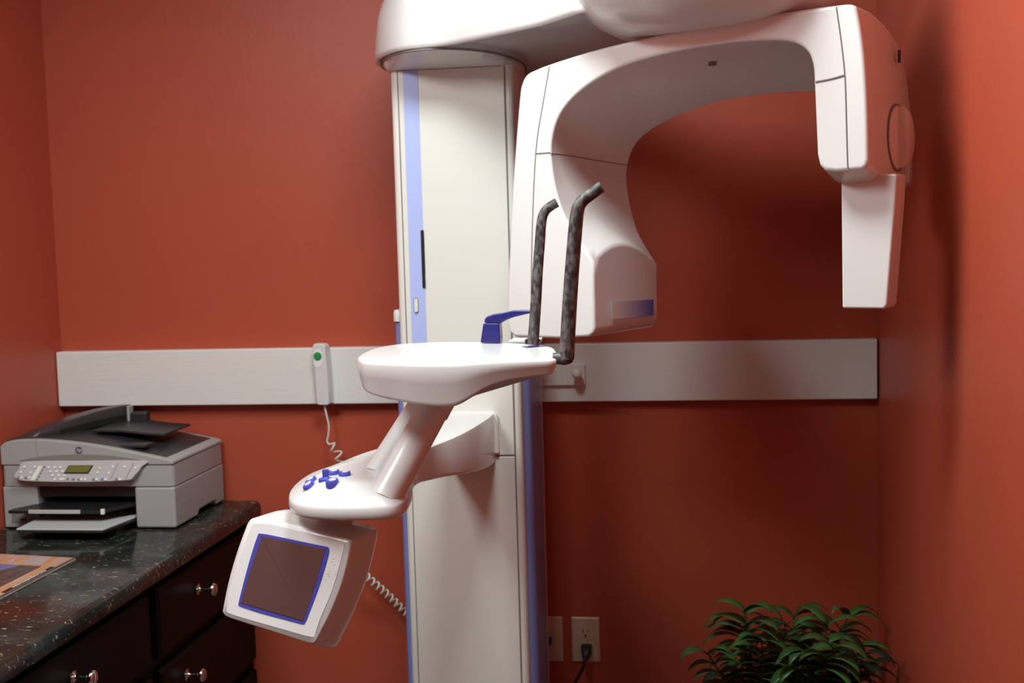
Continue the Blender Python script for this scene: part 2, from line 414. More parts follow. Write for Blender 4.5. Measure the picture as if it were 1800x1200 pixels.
def seamline(pts, parent, r=.0011, n=6):
    tube('seam', pts, r, SEAM, parent, n=n)
def fs(l, off=-.0003): return [F(p.x, p.y) + NB*off for p in cr(px2(l), 5)]
seamline(fs([(966, 116), (955, 180), (945, 240), (940, 300), (936, 400), (934, 500), (935, 588)]), CARM)
seamline(fs([(941, 270), (967, 268)]), CARM)
sp = []
for k, r_ in enumerate(R):
    yt_ = 269 + 22*(k/10)**1.3; best = min(range(40, 64), key=lambda i: abs(proj(r_[i])[1]-yt_))
    y0 = proj(r_[best])[1]; j = best+1 if (proj(r_[best+1])[1]-y0)*(yt_-y0) > 0 else best-1; y1 = proj(r_[j])[1]
    sp.append(r_[best].lerp(r_[j], min(1, max(0, (yt_-y0)/(y1-y0)))) + UA*.0002)
seamline(cr(sp, 3), CARM, .0008)
seamline(fs([(1470, 12), (1477, 60), (1483, 110), (1486, 150), (1488, 220), (1490, 290), (1492, 300)]), CARM)
seamline(fs([(1434, 144), (1460, 139), (1485, 132)]), CARM, .0016)
# tube-window label on the inner face of the tube head (fading blue band)
def GI(px, py, off=.0003): return on(px, py, PA+UA*(.0045+off), UA)
gm = mat('fading_blue_band', (.05, .06, .3), .28, coat=.3)
N_, L_, b_ = nodes(gm); tc = N_.new('ShaderNodeTexCoord'); sp_ = N_.new('ShaderNodeSeparateXYZ'); rp = N_.new('ShaderNodeValToRGB')
L_.new(tc.outputs['Generated'], sp_.inputs[0]); L_.new(sp_.outputs[1], rp.inputs[0]); L_.new(rp.outputs[0], b_.inputs['Base Color'])
rp.color_ramp.elements[0].color = (.725, .73, .725, 1); rp.color_ramp.elements[1].color = (.11, .14, .55, 1)
rp.color_ramp.elements[0].position = .05; rp.color_ramp.elements[1].position = .95
prism('label_band', [GI(1075, 561), GI(1149, 554), GI(1149, 526), GI(1075, 531)], UA*-.0004, gm, CARM)
# laser aperture under the arch
pa = F(1252, 112, .10)
lathe('light_aperture', pa, (0, 0, -1), [(0, -.01), (.007, -.01), (.007, .003), (.004, .003), (0, .001)], SEAM, CARM, n=16)

# sensor panel hanging from the right head
d0 = .055
def FSn(px, py): return F(px, py, d0)
front = [FSn(1478, 305), FSn(1576, 305), FSn(1573, 360), FSn(1559, 536), FSn(1554, 543), FSn(1480, 542)]
back = [p + NB*.055 for p in front]
loft('sensor_panel', [front, back], WHITE, CARM, bevel=.004, seg=3, limit=25)
# adjustment dial on the outer face
F3 = F(1525, 200)
def GO(px, py, off=0): return on(px, py, F3+UA*off, UA)
kc = GO(1577, 242, .001)
kz = V(0, 0, 1)
def dial(name, r, hprof, mat_, parent, **k):
    rings = []
    for s, h in hprof:
        rings.append([kc + NB*(math.cos(t)*r*s*.95) + kz*(math.sin(t)*r*s) + UA*h for t in [2*math.pi*i/40 for i in range(40)]])
    return loft(name, rings, mat_, parent, **k)
DW = mat('warm_white_dial', (.78, .70, .60), .35)
o = dial('adjustment_dial', .054, [(1.03, -.003), (1.03, .0008), (.98, .0012), (.94, .0004)], SEAM, CARM, angle=50)
dial('dial_face', .052, [(1, -.003), (1, .002), (.9, .003)], WHITE, o, angle=50)
gr = []
for s, h in ((1, .002), (1, .010), (.9, .015), (.7, .018)):
    gr.append([kc + NB*(max(math.cos(t), -.12)*.05*s + .004) + kz*(math.sin(t)*.05*s) + UA*h for t in [2*math.pi*i/40 for i in range(40)]])
loft('dial_grip', gr, DW, o, angle=40)
pq = GO(1596, 322, 0)
# vertical strip at the back corner of the head
pS = [GO(1594, 322), GO(1597, 215)]
v, f = join([tube_data([pS[0]+UA*.001, pS[1]+UA*.001], .004, 8)]); mesh('corner_strip', v, f, WHITE, CARM)
pv = GO(1583, 99, 0)
mesh('vent_slot', *box_data(pv-V(.004, .005, .010), pv+V(-.0005, .005, .010)), BLACK, CARM)

# patient support arm (column -> front left)
edgeL = [(-.226, -.392), (-.226, -.53), (-.240, -.69), (-.261, -.80), (-.277, -.856), (-.312, -.936), (-.341, -.98), (-.352, -1.02), (-.353, -1.06), (-.346, -1.09), (-.336, -1.117), (-.320, -1.142), (-.294, -1.161), (-.264, -1.170), (-.236, -1.173)]
edgeR = [(-.122, -.392), (-.124, -.50), (-.142, -.68), (-.172, -.82), (-.181, -.90), (-.172, -.98), (-.158, -1.04), (-.150, -1.10), (-.149, -1.130), (-.155, -1.153), (-.169, -1.166), (-.20, -1.173)]
eL = cr([V(x, y, 0) for x, y in edgeL], 4); eR = cr([V(x, y, 0) for x, y in edgeR], 4)
def smooth(t): t = min(1, max(0, t)); return t*t*(3-2*t)
def zb(y): return .985 + .054*smooth((-y-.4)/.55)
def zr(y): return 1.089 - .028*smooth((-y-.85)/.28)
loop = eL + eR[::-1][1:-1] + [eR[0]]
# centre line the section leans to
def spine(y): return V(-.175 - .055*smooth((-y-.45)/.6), y, 0)
def toward(p, t):
    c = spine(max(p.y, -1.09)); return V(p.x+(c.x-p.x)*t, p.y+(max(p.y, -1.09)-p.y)*t + (0 if p.y > -1.09 else 0), 0)
ars = []
for lev in range(8):
    rr = []
    for p in loop:
        a, b = zb(p.y), zr(p.y); h = b-a
        if lev == 0: q = toward(p, .12); z = a
        elif lev == 1: q = toward(p, .03); z = a+.0015
        elif lev == 2: q = toward(p, .008); z = a+.006
        elif lev == 3: q = p.copy(); z = a+h*.45
        elif lev == 4: q = toward(p, .004); z = b-.004
        elif lev == 5: q = toward(p, .025); z = b
        elif lev == 6: q = toward(p, .45); z = b + (1.0915-b)*.9
        else: q = toward(p, .7); z = 1.092 if p.y > -1.05 else b+(1.092-b)*.98
        q.z = z; rr.append(q)
    ars.append(rr)
ARM = loft('support_arm', ars, WHITE, XM, angle=60)
prism('mount_plate', [V(-.236, colf-.014, 1.004), V(-.113, colf-.014, 1.004), V(-.1135, colf-.014, 1.078), V(-.117, colf-.014, 1.088), V(-.125, colf-.014, 1.0935), V(-.236, colf-.014, 1.0935)], (0, .016, 0), CREAM, ARM, bevel=.003)
# control buttons
def btn(px, py, rx, ry, rot=0, z=1.0825):
    c, nn = surf_hit(ARM, px, py); rings = []
    dirx = RT - nn*RT.dot(nn); dirx.normalize(); diry = nn.cross(dirx)
    for s, h in ((1, -.008), (1, .0042), (.93, .0056), (.55, .0060)):
        rings.append([c + dirx*(math.cos(t)*rx*s) + diry*(math.sin(t)*ry*s) + nn*h for t in [2*math.pi*i/24 for i in range(24)]])
    o = loft('control_button', rings, BLUE, ARM, angle=40)
    rings = []
    for s, h in ((.56, .0050), (.56, .0064), (.46, .0067)):
        rings.append([c + dirx*(math.cos(t)*rx*s+.001) + diry*(math.sin(t)*ry*s) + nn*h for t in [2*math.pi*i/16 for i in range(16)]])
    loft('button_symbol', rings, WHITE, o, angle=40)
btn(587, 833, .0095, .0125); btn(606, 835, .0095, .0125); btn(548, 847, .0095, .0125); btn(544, 855, .0095, .0120); btn(584, 849, .0100, .0120)
jc_ = surf_hit(ARM, 573, 843)[0]
o = lathe('joystick', jc_, (0, 0, 1), [(0, -.01), (.0115, -.01), (.0115, .002), (.006, .004), (.005, .005), (.0055, .014), (.005, .016), (0, .0165)], BLUE, ARM, n=20, angle=40)

# support posts up to the table
def post(p0, p1, r, name='support_post'):
    return tube(name, [p0, p1], r, WHITE, XM, n=32, angle=50)
a0 = surf_hit(ARM, 687, 856)[0]; a1 = oy(777, 690, a0.y+.10)
dA = (a1-a0).normalized()
post(a0-dA*.024, a1+dA*.02, .0255)
tube('post_sleeve', [a0+(a1-a0)*.80, a1+dA*.02], .0275, WHITE, XM, n=32, angle=50)
b0 = surf_hit(ARM, 672, 820)[0]; b1 = oy(755, 690, b0.y+.10)
dB = (b1-b0).normalized()
post(b0-dB*.02, b1+dB*.02, .0225)

# patient table
ZT = 1.283
top_px = [(645, 613), (668, 606.5), (700, 602), (740, 599.5), (790, 598), (850, 598.5), (900, 600), (940, 603), (966, 606), (974, 609), (977.5, 615), (977.5, 624.5), (974, 627.5), (940, 629), (880, 631), (810, 632.5), (740, 632.5), (690, 631.5), (648, 630.5), (631.5, 628), (628.5, 622.5)]
topo = cr([oz(x, y, ZT) for x, y in top_px], 9, True)
tc_ = sum(topo, V(0, 0, 0))/len(topo)
def tb_z(x):       # depth of the skirt along the width
    xs = [-.235, -.22, -.199, -.163, -.118, -.09, -.074, -.055, -.045, -.029, -.012, .002, .024, .055, .09]; zs = [-.036, -.042, -.0505, -.0585, -.0645, -.067, -.0675, -.066, -.0625, -.0535, -.043, -.0365, -.030, -.0262, -.0225]
    return float(np.interp(x, xs, zs))
def orient(P): 
    A = sum(P[i].x*P[(i+1) % len(P)].y-P[(i+1) % len(P)].x*P[i].y for i in range(len(P)))
    return P if A > 0 else P[::-1]
topo = orient(topo)
trs = []
for fr_, ins in ((1.0, .012), (.985, .007), (.97, .0055), (.9, .0048), (.60, .002), (.50, .0008), (.40, -.0003), (.14, .0), (.06, .0012), (.015, .0045), (0, .009), (-.004, .012)):
    rr = []
    for p, q in zip(topo, inset_poly(topo, ins)):
        zz = tb_z(p.x)
        rr.append(V(q.x, q.y, ZT + zz*fr_ - .002))
    trs.append(rr)
TAB = loft('patient_table', trs, WHITE, XM, angle=70)
s0 = [oz(x, y, ZT-.0019) for x, y in ((917, 609), (950, 606.6), (960, 608.6), (926, 611.6))]
prism('table_slot', s0, (0, 0, .0008), NAVY, TAB)
# chin rest (navy)
def cb(x0, x1, y0, y1, z): return [V(x0, y0, z), V(x1, y0, z), V(x1, y1, z), V(x0, y1, z)]
c0 = oz(865, 601, ZT); yc = c0.y
def CP(px, py): return oy(px, py, yc)
w2 = .0135
def slab(px_list, hw, name, parent, bevel=.002):
    pts = [CP(x, y) for x, y in px_list]
    return prism(name, [p-V(0, hw, 0) for p in pts], (0, 2*hw, 0), NAVY, parent, bevel=bevel)
CH = slab([(847, 601), (852, 567), (880, 567), (882, 602)], .016, 'chin_rest', XM)
top_arm = [(853, 566), (854, 560), (858, 555), (868, 552), (885, 549.5), (902, 545.5), (915, 545), (938, 545), (940, 548.5), (925, 551.5), (905, 556.5), (890, 562), (882, 567)]
slab(top_arm, .0125, 'bite_holder', CH)
# temple supports
def rod(px_list, y, radii, name='temple_support'):
    pts = cr([oy(a, b, y) for a, b in px_list], 6); n = len(pts)
    rr = [float(np.interp(i/(n-1), np.linspace(0, 1, len(radii)), radii)) for i in range(n)]
    return tube(name, pts, rr, ROD, XM, n=20, angle=60)
yn = oz(990, 640, ZT-.012).y
o = rod([(996, 631), (997.5, 600), (1001, 540), (1005, 480), (1009, 430), (1012, 395), (1014.5, 374), (1018.5, 360), (1027, 350), (1040, 341), (1053, 331), (1058, 328)], yn, [.0112, .0108, .0104, .010, .0092, .0082, .0082])
tube('support_foot', cr([oy(972, 630, yn), oy(985, 630, yn), oy(996, 629.5, yn), oy(1006, 628, yn)], 4), [.0082, .0085, .0085, .0088, .009, .0095, .0098, .0098, .0094, .009, .0085, .0078, .006], ROD, o, n=18)
yf = oz(936, 601.5, ZT).y
rod([(937, 610), (938, 590), (942, 530), (945.5, 470), (949.5, 420), (951, 398), (954, 380), (960, 369), (970, 361), (979, 356)], yf, [.0096, .0092, .0088, .0084, .008, .0078, .0076])
lathe('rod_socket', oz(936, 600.5, ZT-.004), (0, 0, 1), [(0, 0), (.0135, 0), (.013, .004), (.010, .006), (0, .006)], ROD, XM, n=20)
box('rear_tray', oz(893, 601, ZT-.004)+V(0, 0, -.006), oz(945, 601, ZT-.004)+V(0, .075, .002), WHITE, TAB, bevel=.002)

# touch screen
nT = V(-.22, -.95, .22).normalized()
c_ts = oy(505, 1020, -1.13)
def TS(px, py, dep=0): return on(px, py, c_ts - nT*dep, nT)
tsf = [(447, 909), (470, 911), (530, 924), (590, 940), (612, 947), (617, 953), (612, 985), (600, 1030), (580, 1080), (562, 1115), (555, 1128), (545, 1131), (500, 1117), (440, 1098), (400, 1085), (391, 1077), (391, 1070), (400, 1025), (414, 975), (430, 930), (437, 915)]
tsr = [TS(p.x, p.y) for p in cr(px2(tsf), 3, True)]
TD = .085
tc0 = sum(tsr, V(0, 0, 0))/len(tsr)
vT = (TS(445, 911)-TS(391, 1077)).normalized()
def tsring(sc, dep, sv=1): return [tc0 + (p-tc0)*sc + vT*((p-tc0).dot(vT)*(sv-1)) - nT*dep for p in tsr]
TSO = loft('touch_screen', [tsring(.975, -.001), tsring(.992, .001), tsring(1.0, .006), tsring(1.0, .03, 1.075), tsring(.998, .055, 1.15), tsring(.99, .076, 1.195), tsring(.965, .084, 1.18), tsring(.92, .088, 1.13)], WHITE, XM, angle=60)
def plate(name, px_list, lift, th, m, n=3):
    pts = [TS(p.x, p.y, -lift) for p in cr(px2(px_list), n, True)]
    return prism(name, pts, nT*th, m, TSO, angle=0)
plate('bezel_plate', [(449, 920), (480, 922), (540, 936), (598, 951), (605, 956), (602, 975), (585, 1035), (562, 1090), (555, 1112), (548, 1119), (500, 1106), (440, 1089), (405, 1078), (399, 1070), (404, 1040), (420, 985), (440, 930), (444, 922)], .0008, .0009, CLEAR_GREY)
plate('screen_border', [(459, 937.5), (490, 943), (540, 953.5), (572, 960), (577.5, 962), (579, 969), (574, 990), (560, 1035), (541, 1085), (537, 1093), (532, 1097), (505, 1090), (460, 1078), (426, 1067), (420, 1063.5), (420, 1058), (428, 1025), (441, 978), (453, 942)], .0017, .0006, BORDER)
plate('screen', [(463, 943), (500, 950), (545, 960), (571, 965), (571, 968), (563, 997), (548, 1048), (534, 1088), (531, 1090), (500, 1082), (455, 1069), (425, 1059), (424.5, 1057), (433, 1025), (447, 982), (460, 945)], .0023, .0004, SCREEN)
def tick(px, py, s=2.0):
    pts = [TS(px-s, py-s*.7, -.0018), TS(px+s, py-s*.4, -.0018), TS(px+s*.8, py+s*.8, -.0018), TS(px-s*1.2, py+s*.5, -.0018)]
    prism('panel_mark', pts, nT*.0003, KEYW, TSO)
for px, py, s in ((586, 981, 2.4), (583, 987, 2.0), (587, 992, 1.6), (580, 1003, 1.5), (576, 1008, 2.2), (578, 1012, 1.4), (596, 985, 1.2), (589, 1008, 1.2)): tick(px, py, s)
# neck from the screen to the arm
tube('screen_neck', [tc0 - nT*.045 + vT*.05, V(-.262, -1.06, 1.046)], [.03, .03], WHITE, TSO, n=24, angle=50)

# ------------------------------------------------------------------ things on the back wall
hs = thing('hand_switch', 'white handheld exposure switch with green button and coiled cord on the board', 'hand switch', (-.613, -.034, 1.06))
YS = -.036
def SB(px, py, y): return oy(px, py, y)
fr_l = [(549, 608), (552, 604), (566, 604), (571, 608), (574, 640), (577, 680), (578, 710), (575, 712), (560, 712), (557, 709), (553, 660)]
pf = [SB(x, y, YS-.026) for x, y in fr_l]; pb = [V(p.x+.004, YS+.001, p.z) for p in pf]
loft('body', [pf, pb], mat('switch_plastic', (.70, .69, .70), .4), hs, bevel=.004, seg=3, limit=25)
rc = SB(558.5, 630, YS-.0275)
prism('thumb_recess', slotshape(rc.x, SB(558, 644, YS).z, SB(558, 612, YS).z, .024, YS-.0255), (0, -.0012, 0), CLEAR_GREY, hs, bevel=.0006)
lathe('button', SB(558.5, 625.5, YS-.026), (0, -1, 0), [(0, 0), (.0098, 0), (.0098, .003), (.0085, .0045), (0, .005)], GREEN, hs, n=24, angle=45)
cordp = cr([SB(x, y, YS-.012) for x, y in ((570, 710), (573, 725), (578, 748), (577, 765), (575, 776), (579, 781))], 6)
def coil(path, r, pitch, n=14):
    P = cr(path, 12); Ls = [0]
    for i in range(1, len(P)): Ls.append(Ls[-1]+(P[i]-P[i-1]).length)
    out = []; tot = Ls[-1]; steps = int(tot/pitch*n)
    for k in range(steps+1):
        s = tot*k/steps; i = max(0, min(len(P)-2, int(np.searchsorted(Ls, s))-1)); t = (s-Ls[i])/max(1e-9, Ls[i+1]-Ls[i])
        c = P[i].lerp(P[i+1], t); tg = (P[min(i+2, len(P)-1)]-P[max(i-1, 0)]).normalized()
        x, y, _ = frame(tg); a = 2*math.pi*k/n
        out.append(c + (x*math.cos(a)+y*math.sin(a))*r)
    return out
end = cordp[-1]
loose = coil([end+V(.006, 0, -.003), SB(592, 795, YS-.012), SB(598, 815, YS-.014), SB(597, 850, YS-.02)], .011, .026)
tight = coil([SB(597, 850, YS-.02), SB(600, 910, YS-.02), SB(615, 970, YS-.03), SB(640, 1008, YS-.04), SB(680, 1044, -.05), SB(716, 1079, -.036), SB(745, 1100, -.030), SB(770, 1110, -.028)], .0085, .0165)
tube('cord', cordp+loose+tight, .0026, CORDW, hs, n=6, angle=80)

pg = thing('peg_rail', 'small white plate with a round peg fixed to the board right of machine', 'peg rail', (-.01, -.034, 1.13))
box('back_plate', (-.150, -.0435, 1.1015), (.0435, -.034, 1.1545), BOARD, pg, bevel=.003)
lathe('peg', (.0255, -.0435, 1.1305), (0, -1, .12), [(0, 0), (.007, 0), (.006, .01), (.007, .016), (.011, .02), (.0125, .026), (.011, .032), (.006, .035), (0, .036)], BOARD, pg, n=24, angle=60)

def wallplate(x0, label, outlet=True):
    t = thing('outlet_plate' if outlet else 'data_plate', label, 'wall plate', (x0+.035, 0, .464))
    rings = [[V(x0+i, -y, .407+i), V(x0+.07-i, -y, .407+i), V(x0+.07-i, -y, .521-i), V(x0+i, -y, .521-i)] for y, i in ((0, 0), (.003, 0), (.0055, .003), (.006, .006))]
    loft('cover', rings, IVORY, t, bevel=.001, seg=2, limit=20)
    if outlet:
        for zc in (.4835, .4445):
            pts = []
            for k in range(32):
                a = 2*math.pi*k/32; pts.append(V(x0+.035+.0172*math.cos(a), -.006, zc+max(-.0135, min(.0135, .0172*math.sin(a)))))
            s = prism('socket', pts, (0, -.0012, 0), IVORY, t, bevel=.0005, seg=1)
            for dx, hh in ((-.0065, .0042), (.0065, .0034)):
                box('slot', (x0+.035+dx-.0011, -.0076, zc+.0035-hh), (x0+.035+dx+.0011, -.0068, zc+.0035+hh), BLACK, s)
            lathe('ground_hole', (x0+.035, -.0068, zc-.0075), (0, -1, 0), [(0, 0), (.0026, 0), (.0026, .0008), (0, .0008)], BLACK, s, n=14)
        lathe('screw', (x0+.035, -.0055, .464), (0, -1, 0), [(0, 0), (.003, 0), (.0025, .0012), (0, .0014)], IVORY, t, n=12)
    return t
wallplate(-.0089, 'ivory wall outlet with a black plug in its lower socket')
wallplate(-.1005, 'ivory wall plate half hidden behind blue column side, blue cable plugged in', False)
pc = thing('power_cord', 'black power cord plugged into ivory outlet, drooping toward the machine base', 'power cord', (.026, -.01, .44))
px_ = .0285
loft('plug', [[V(px_+sx*a, -y, .4435+dz+sz*b) for sx, sz in ((-1, -1), (1, -1), (1, 1), (-1, 1))] for y, a, b, dz in ((.0073, .0125, .0125, 0), (.022, .0125, .0125, 0), (.034, .0095, .012, -.004), (.045, .006, .007, -.012))], CORDB, pc, bevel=.003)
tube('cord', cr([V(px_, -.040, .437), V(px_-.003, -.05, .422), V(px_-.012, -.055, .40), V(px_-.03, -.058, .37), V(px_-.052, -.052, .335), V(px_-.060, -.045, .24), V(px_-.058, -.04, .12), V(px_-.05, -.035, .03), V(px_-.03, -.03, .006), V(px_+.05, -.03, .0055)], 6), .0042, CORDB, pc, n=10)
nc = thing('network_cable', 'short blue network cable hanging from the half hidden wall plate', 'cable', (-.064, -.008, .47))
v, f = box_data((-.0735, -.026, .456), (-.0575, -.0062, .472)); mesh('plug', v, f, NETB, nc, bevel=.002)
tube('cord', cr([V(-.0645, -.022, .462), V(-.066, -.030, .450), V(-.071, -.034, .432), V(-.082, -.035, .40), V(-.092, -.034, .34), V(-.095, -.033, .2), V(-.095, -.028, .01)], 6), .0042, NETB, nc, n=10)

# ------------------------------------------------------------------ printer
PR = thing('printer', 'grey and black office multifunction printer with keypad on the granite counter', 'printer', (-1.1, -.17, CT))
px0, px1, pyf, pyb = -1.3095, -.886, -.3114, -.0135
def PF(px, py, off=0): return oy(px, py, pyf-off)
zl = .100                                      # lower/upper seam height above counter
def rr4(x0, x1, y0, y1, r, z): return rrect(x0, x1, y0, y1, r, z, 5)
# lower body: two sides, back, top, floor -> open bay
xo0 = PF(68, 900).x; xo1 = PF(238, 900).x
parts = [box_data((px0, pyf, CT+.004), (xo0, pyb, CT+zl)), box_data((xo1, pyf+.02, CT+.018), (px1, pyb, CT+zl)),
         box_data((xo0, pyf+.16, CT+.004), (xo1, pyb, CT+zl)), box_data((xo0, pyf, CT+.088), (xo1, pyf+.16, CT+zl))]
v, f = join([box_data((px0, pyf, CT+.003), (xo0, pyb, CT+zl))])
mesh('side_housing', v, f, GREYP, PR, bevel=.003)
# right pillar with foot notch on its side
sidep = [(pyf, .003), (pyf, zl), (pyb, zl), (pyb, .003), (pyf+.245, .003), (pyf+.24, .015), (pyf+.135, .015), (pyf+.13, .003)]
prism('side_housing', [V(xo1, y, CT+z) for y, z in sidep], (px1-xo1, 0, 0), GREYP, PR, bevel=.009, seg=4, limit=60)
box('paper_bay', (xo0, pyf+.10, CT+.003), (xo1, pyb, CT+zl), BLACK, PR)
box('bay_lintel', (xo0, pyf+.012, CT+.075), (xo1, pyf+.11, CT+zl), BLACK, PR)
# ink colour marks deep in the bay
for k in range(5):
    x = xo0 + .085 + k*.028
    box('ink_mark', (x, pyf+.097, CT+.054), (x+.010, pyf+.101, CT+.057), mat('dull_orange', (.18, .05, .02), .6), PR)
# upper body (scanner) with its top sloping to the right
def ztop(x):                                   # underside of lid
    return .163
loft('scanner_body', [rr4(px0, px1, pyf, pyb, .012, CT+zl+.0015), rr4(px0, px1, pyf, pyb, .012, CT+.150)], GREYP, PR, angle=50)
# lid: front profile in x, extruded in depth
lidx = [-1.3095, -1.29, -1.25, -1.20, -1.13, -1.06, -.99, -.93, -.895, -.886]
lidz = [.196, .207, .211, .2105, .2045, .195, .182, .170, .163, .158]
LB = .1515
lp = [V(x, 0, CT+z) for x, z in zip(lidx, lidz)]
lp = cr(lp, 3)
def lidring(y, ins=0): return [V(px0+ins, y, CT+LB)] + [p+V(0, y, -ins) for p in lp] + [V(px1-ins, y, CT+LB)]
loft('lid', [lidring(pyf-.001), lidring(pyb)], GREYP, PR, bevel=.004, seg=3, limit=40)
# charcoal inlay on the lid
def lz(x): return CT + float(np.interp(x, [p.x for p in lp], [p.z-CT for p in lp]))
xs = np.linspace(px0+.012, px1-.022, 24)
inl = [V(x, 0, lz(x)+.0012) for x in xs]; inb = [V(x, 0, lz(x)-.004) for x in xs[::-1]]
loft('lid_inlay', [[p+V(0, pyf+.018, 0) for p in inl+inb], [p+V(0, pyb-.02, 0) for p in inl+inb]], LIDB, PR, angle=50)
# document feeder hump
def hring(y, t):
    xr_ = -1.262 + .148*t**.8; xl_ = -1.303; top = .2085 + (.2545-.2085)*math.sin(math.pi/2*min(1, t*1.05))**.75; r_ = []
    for k in range(10):
        u = k/9; r_.append(V(xl_+(xr_-xl_)*u, y, CT+.206+(top-.206)*math.sin(math.pi/2*min(1, u*1.02+.02))**.8))
    return r_ + [V(xr_+.004, y, CT+.2055+(top-.2055)*.55), V(xr_-.004, y, CT+.199), V(xl_, y, CT+.199)]
ys_ = [pyf+.020, pyf+.03, pyf+.05, pyf+.09, pyf+.14, pyf+.19, pyf+.24, pyb-.02]
HUMP = loft('document_feeder', [hring(y, (y-ys_[0])/(ys_[-1]-ys_[0])) for y in ys_], mat('warm_charcoal', (.045, .036, .037), .35), PR, angle=40)
fx0 = [hring(y, (y-ys_[0])/(ys_[-1]-ys_[0])) for y in ys_[3:]]
loft('feed_slot', [[r[10]+V(.003, 0, -.001), r[10]+V(.003, 0, -.016), r[10]+V(-.02, 0, -.016), r[10]+V(-.02, 0, -.001)] for r in fx0], BLACK, PR)
box('feeder_end', (-1.116, pyb-.045, CT+.21), (-1.109, pyb-.02, CT+.2535), GREYP, PR, bevel=.002)
# feeder tray
tp = [(-1.135, .2165), (-1.06, .2150), (-1.0, .2085), (-.955, .2055)]
def tring(y): return [V(x, y, CT+z) for x, z in tp] + [V(x, y, CT+z-.006) for x, z in tp[::-1]]
loft('feeder_tray', [tring(pyf+.11), tring(pyb-.03)], LIDB, PR, bevel=.0015)
box('paper_guide', (-1.105, pyb-.05, CT+.208), (-1.062, pyb-.022, CT+.2385), LIDB, PR, bevel=.006)
box('lid_tab', (-1.03, pyf+.03, CT+.186), (-.965, pyf+.075, CT+.192), LIDB, PR, bevel=.001)
# lid seams and recess above the panel
pts = [PF(x, y, .0008) for x, y in ((63, 772), (64, 790), (66, 806))]
tube('lid_seam', pts, .0007, SEAM, PR, n=6)
arc = [(34, 809), (60, 804), (95, 800), (140, 798.5), (185, 800), (220, 804), (248, 808.5)]
ap = [PF(p.x, p.y, .0022) for p in cr(px2(arc), 4)]
prism('panel_recess', ap, (0, .002, 0), mat('recess_grey', (.22, .21, .20), .5), PR)
# control panel: silver wedge
pan = [(46, 811), (140, 809.5), (253, 809.5), (249, 820), (240, 832), (233, 839), (224, 844), (160, 847), (90, 847), (40, 845), (28, 841), (24, 835), (32, 824)]
pp = cr(px2(pan), 3, True)
zt_, zb_ = PF(140, 809).z, PF(140, 847).z
def panel_pt(px, py, lift=0):
    p = PF(px, py); t = (zt_-p.z)/(zt_-zb_); off = .004 + .020*max(0, t)
    return oy(px, py, pyf-off-lift)
pf_ = [panel_pt(p.x, p.y) for p in pp]
pbk = [V(p.x, pyf+.003, p.z-.006*((zt_-p.z)/(zt_-zb_))) for p in pf_]
CPN = loft('control_panel', [pf_, pbk], SILVER, PR, bevel=.0025, seg=3, limit=40)
def pq(name, l, m, lift=.0006):
    q = [panel_pt(x, y, lift) for x, y in l]; prism(name, q, (0, .0025, 0), m, CPN)
pq('display', [(111.5, 832.5), (155, 832.5), (164.5, 817.5), (121, 817.5)], BLACK)
pq('display_window', [(115, 829.5), (153.5, 829.5), (161, 818.5), (122, 818.5)], LCD, .0012)
pq('label_strip', [(53, 843), (61, 843), (75, 818.5), (68, 818.5)], mat('pale_strip', (.72, .74, .62), .5))
def key(px, py, sx=2.2, sy_=1.7, m=KEYW):
    pq('key', [(px-sx*.6, py+sy_), (px+sx*1.2, py+sy_), (px+sx*1.4, py-sy_), (px-sx*.2, py-sy_)], m, .0018)
KG = mat('key_grey', (.2, .2, .22), .5); KBL = mat('key_blue_grey', (.16, .2, .3), .5)
for r in range(4):
    for c in range(3): key(84+c*10.5 + (3-r)*3.6, 842-r*7, 2.3)
for r in range(5): key(64+r*3.2, 842.5-r*5.5, 1.5, 1.3, KG)
for x, y in ((42, 820), (60, 820), (35, 829.5), (53, 830), (170, 830), (174, 823), (190, 831), (197, 820), (218, 820), (237, 822)): key(x, y, 2.0)
for x, y, m in ((31, 839, KG), (36, 839, KEYW), (44, 839, KBL), (49, 839, KEYW), (109, 841.5, KEYW), (117, 841.5, KG), (127, 842, KG), (137, 842, KG), (141, 842, KEYW), (148, 842, KEYW), (163, 842, KG), (168, 842, KEYW), (178, 842, KBL), (184, 842, KEYW), (203, 842, KBL), (209, 842, KEYW)): key(x, y, 2.6, 1.7, m)
for x in (195, 222):
    pq('panel_line', [(x-2, 842), (x-1, 842), (x+13, 814), (x+12, 814)], mat('line_brown', (.25, .2, .19), .5), .0008)
key(173.5, 822, 1.6, 1.6, mat('indicator_light', (.75, .75, .15), .4))
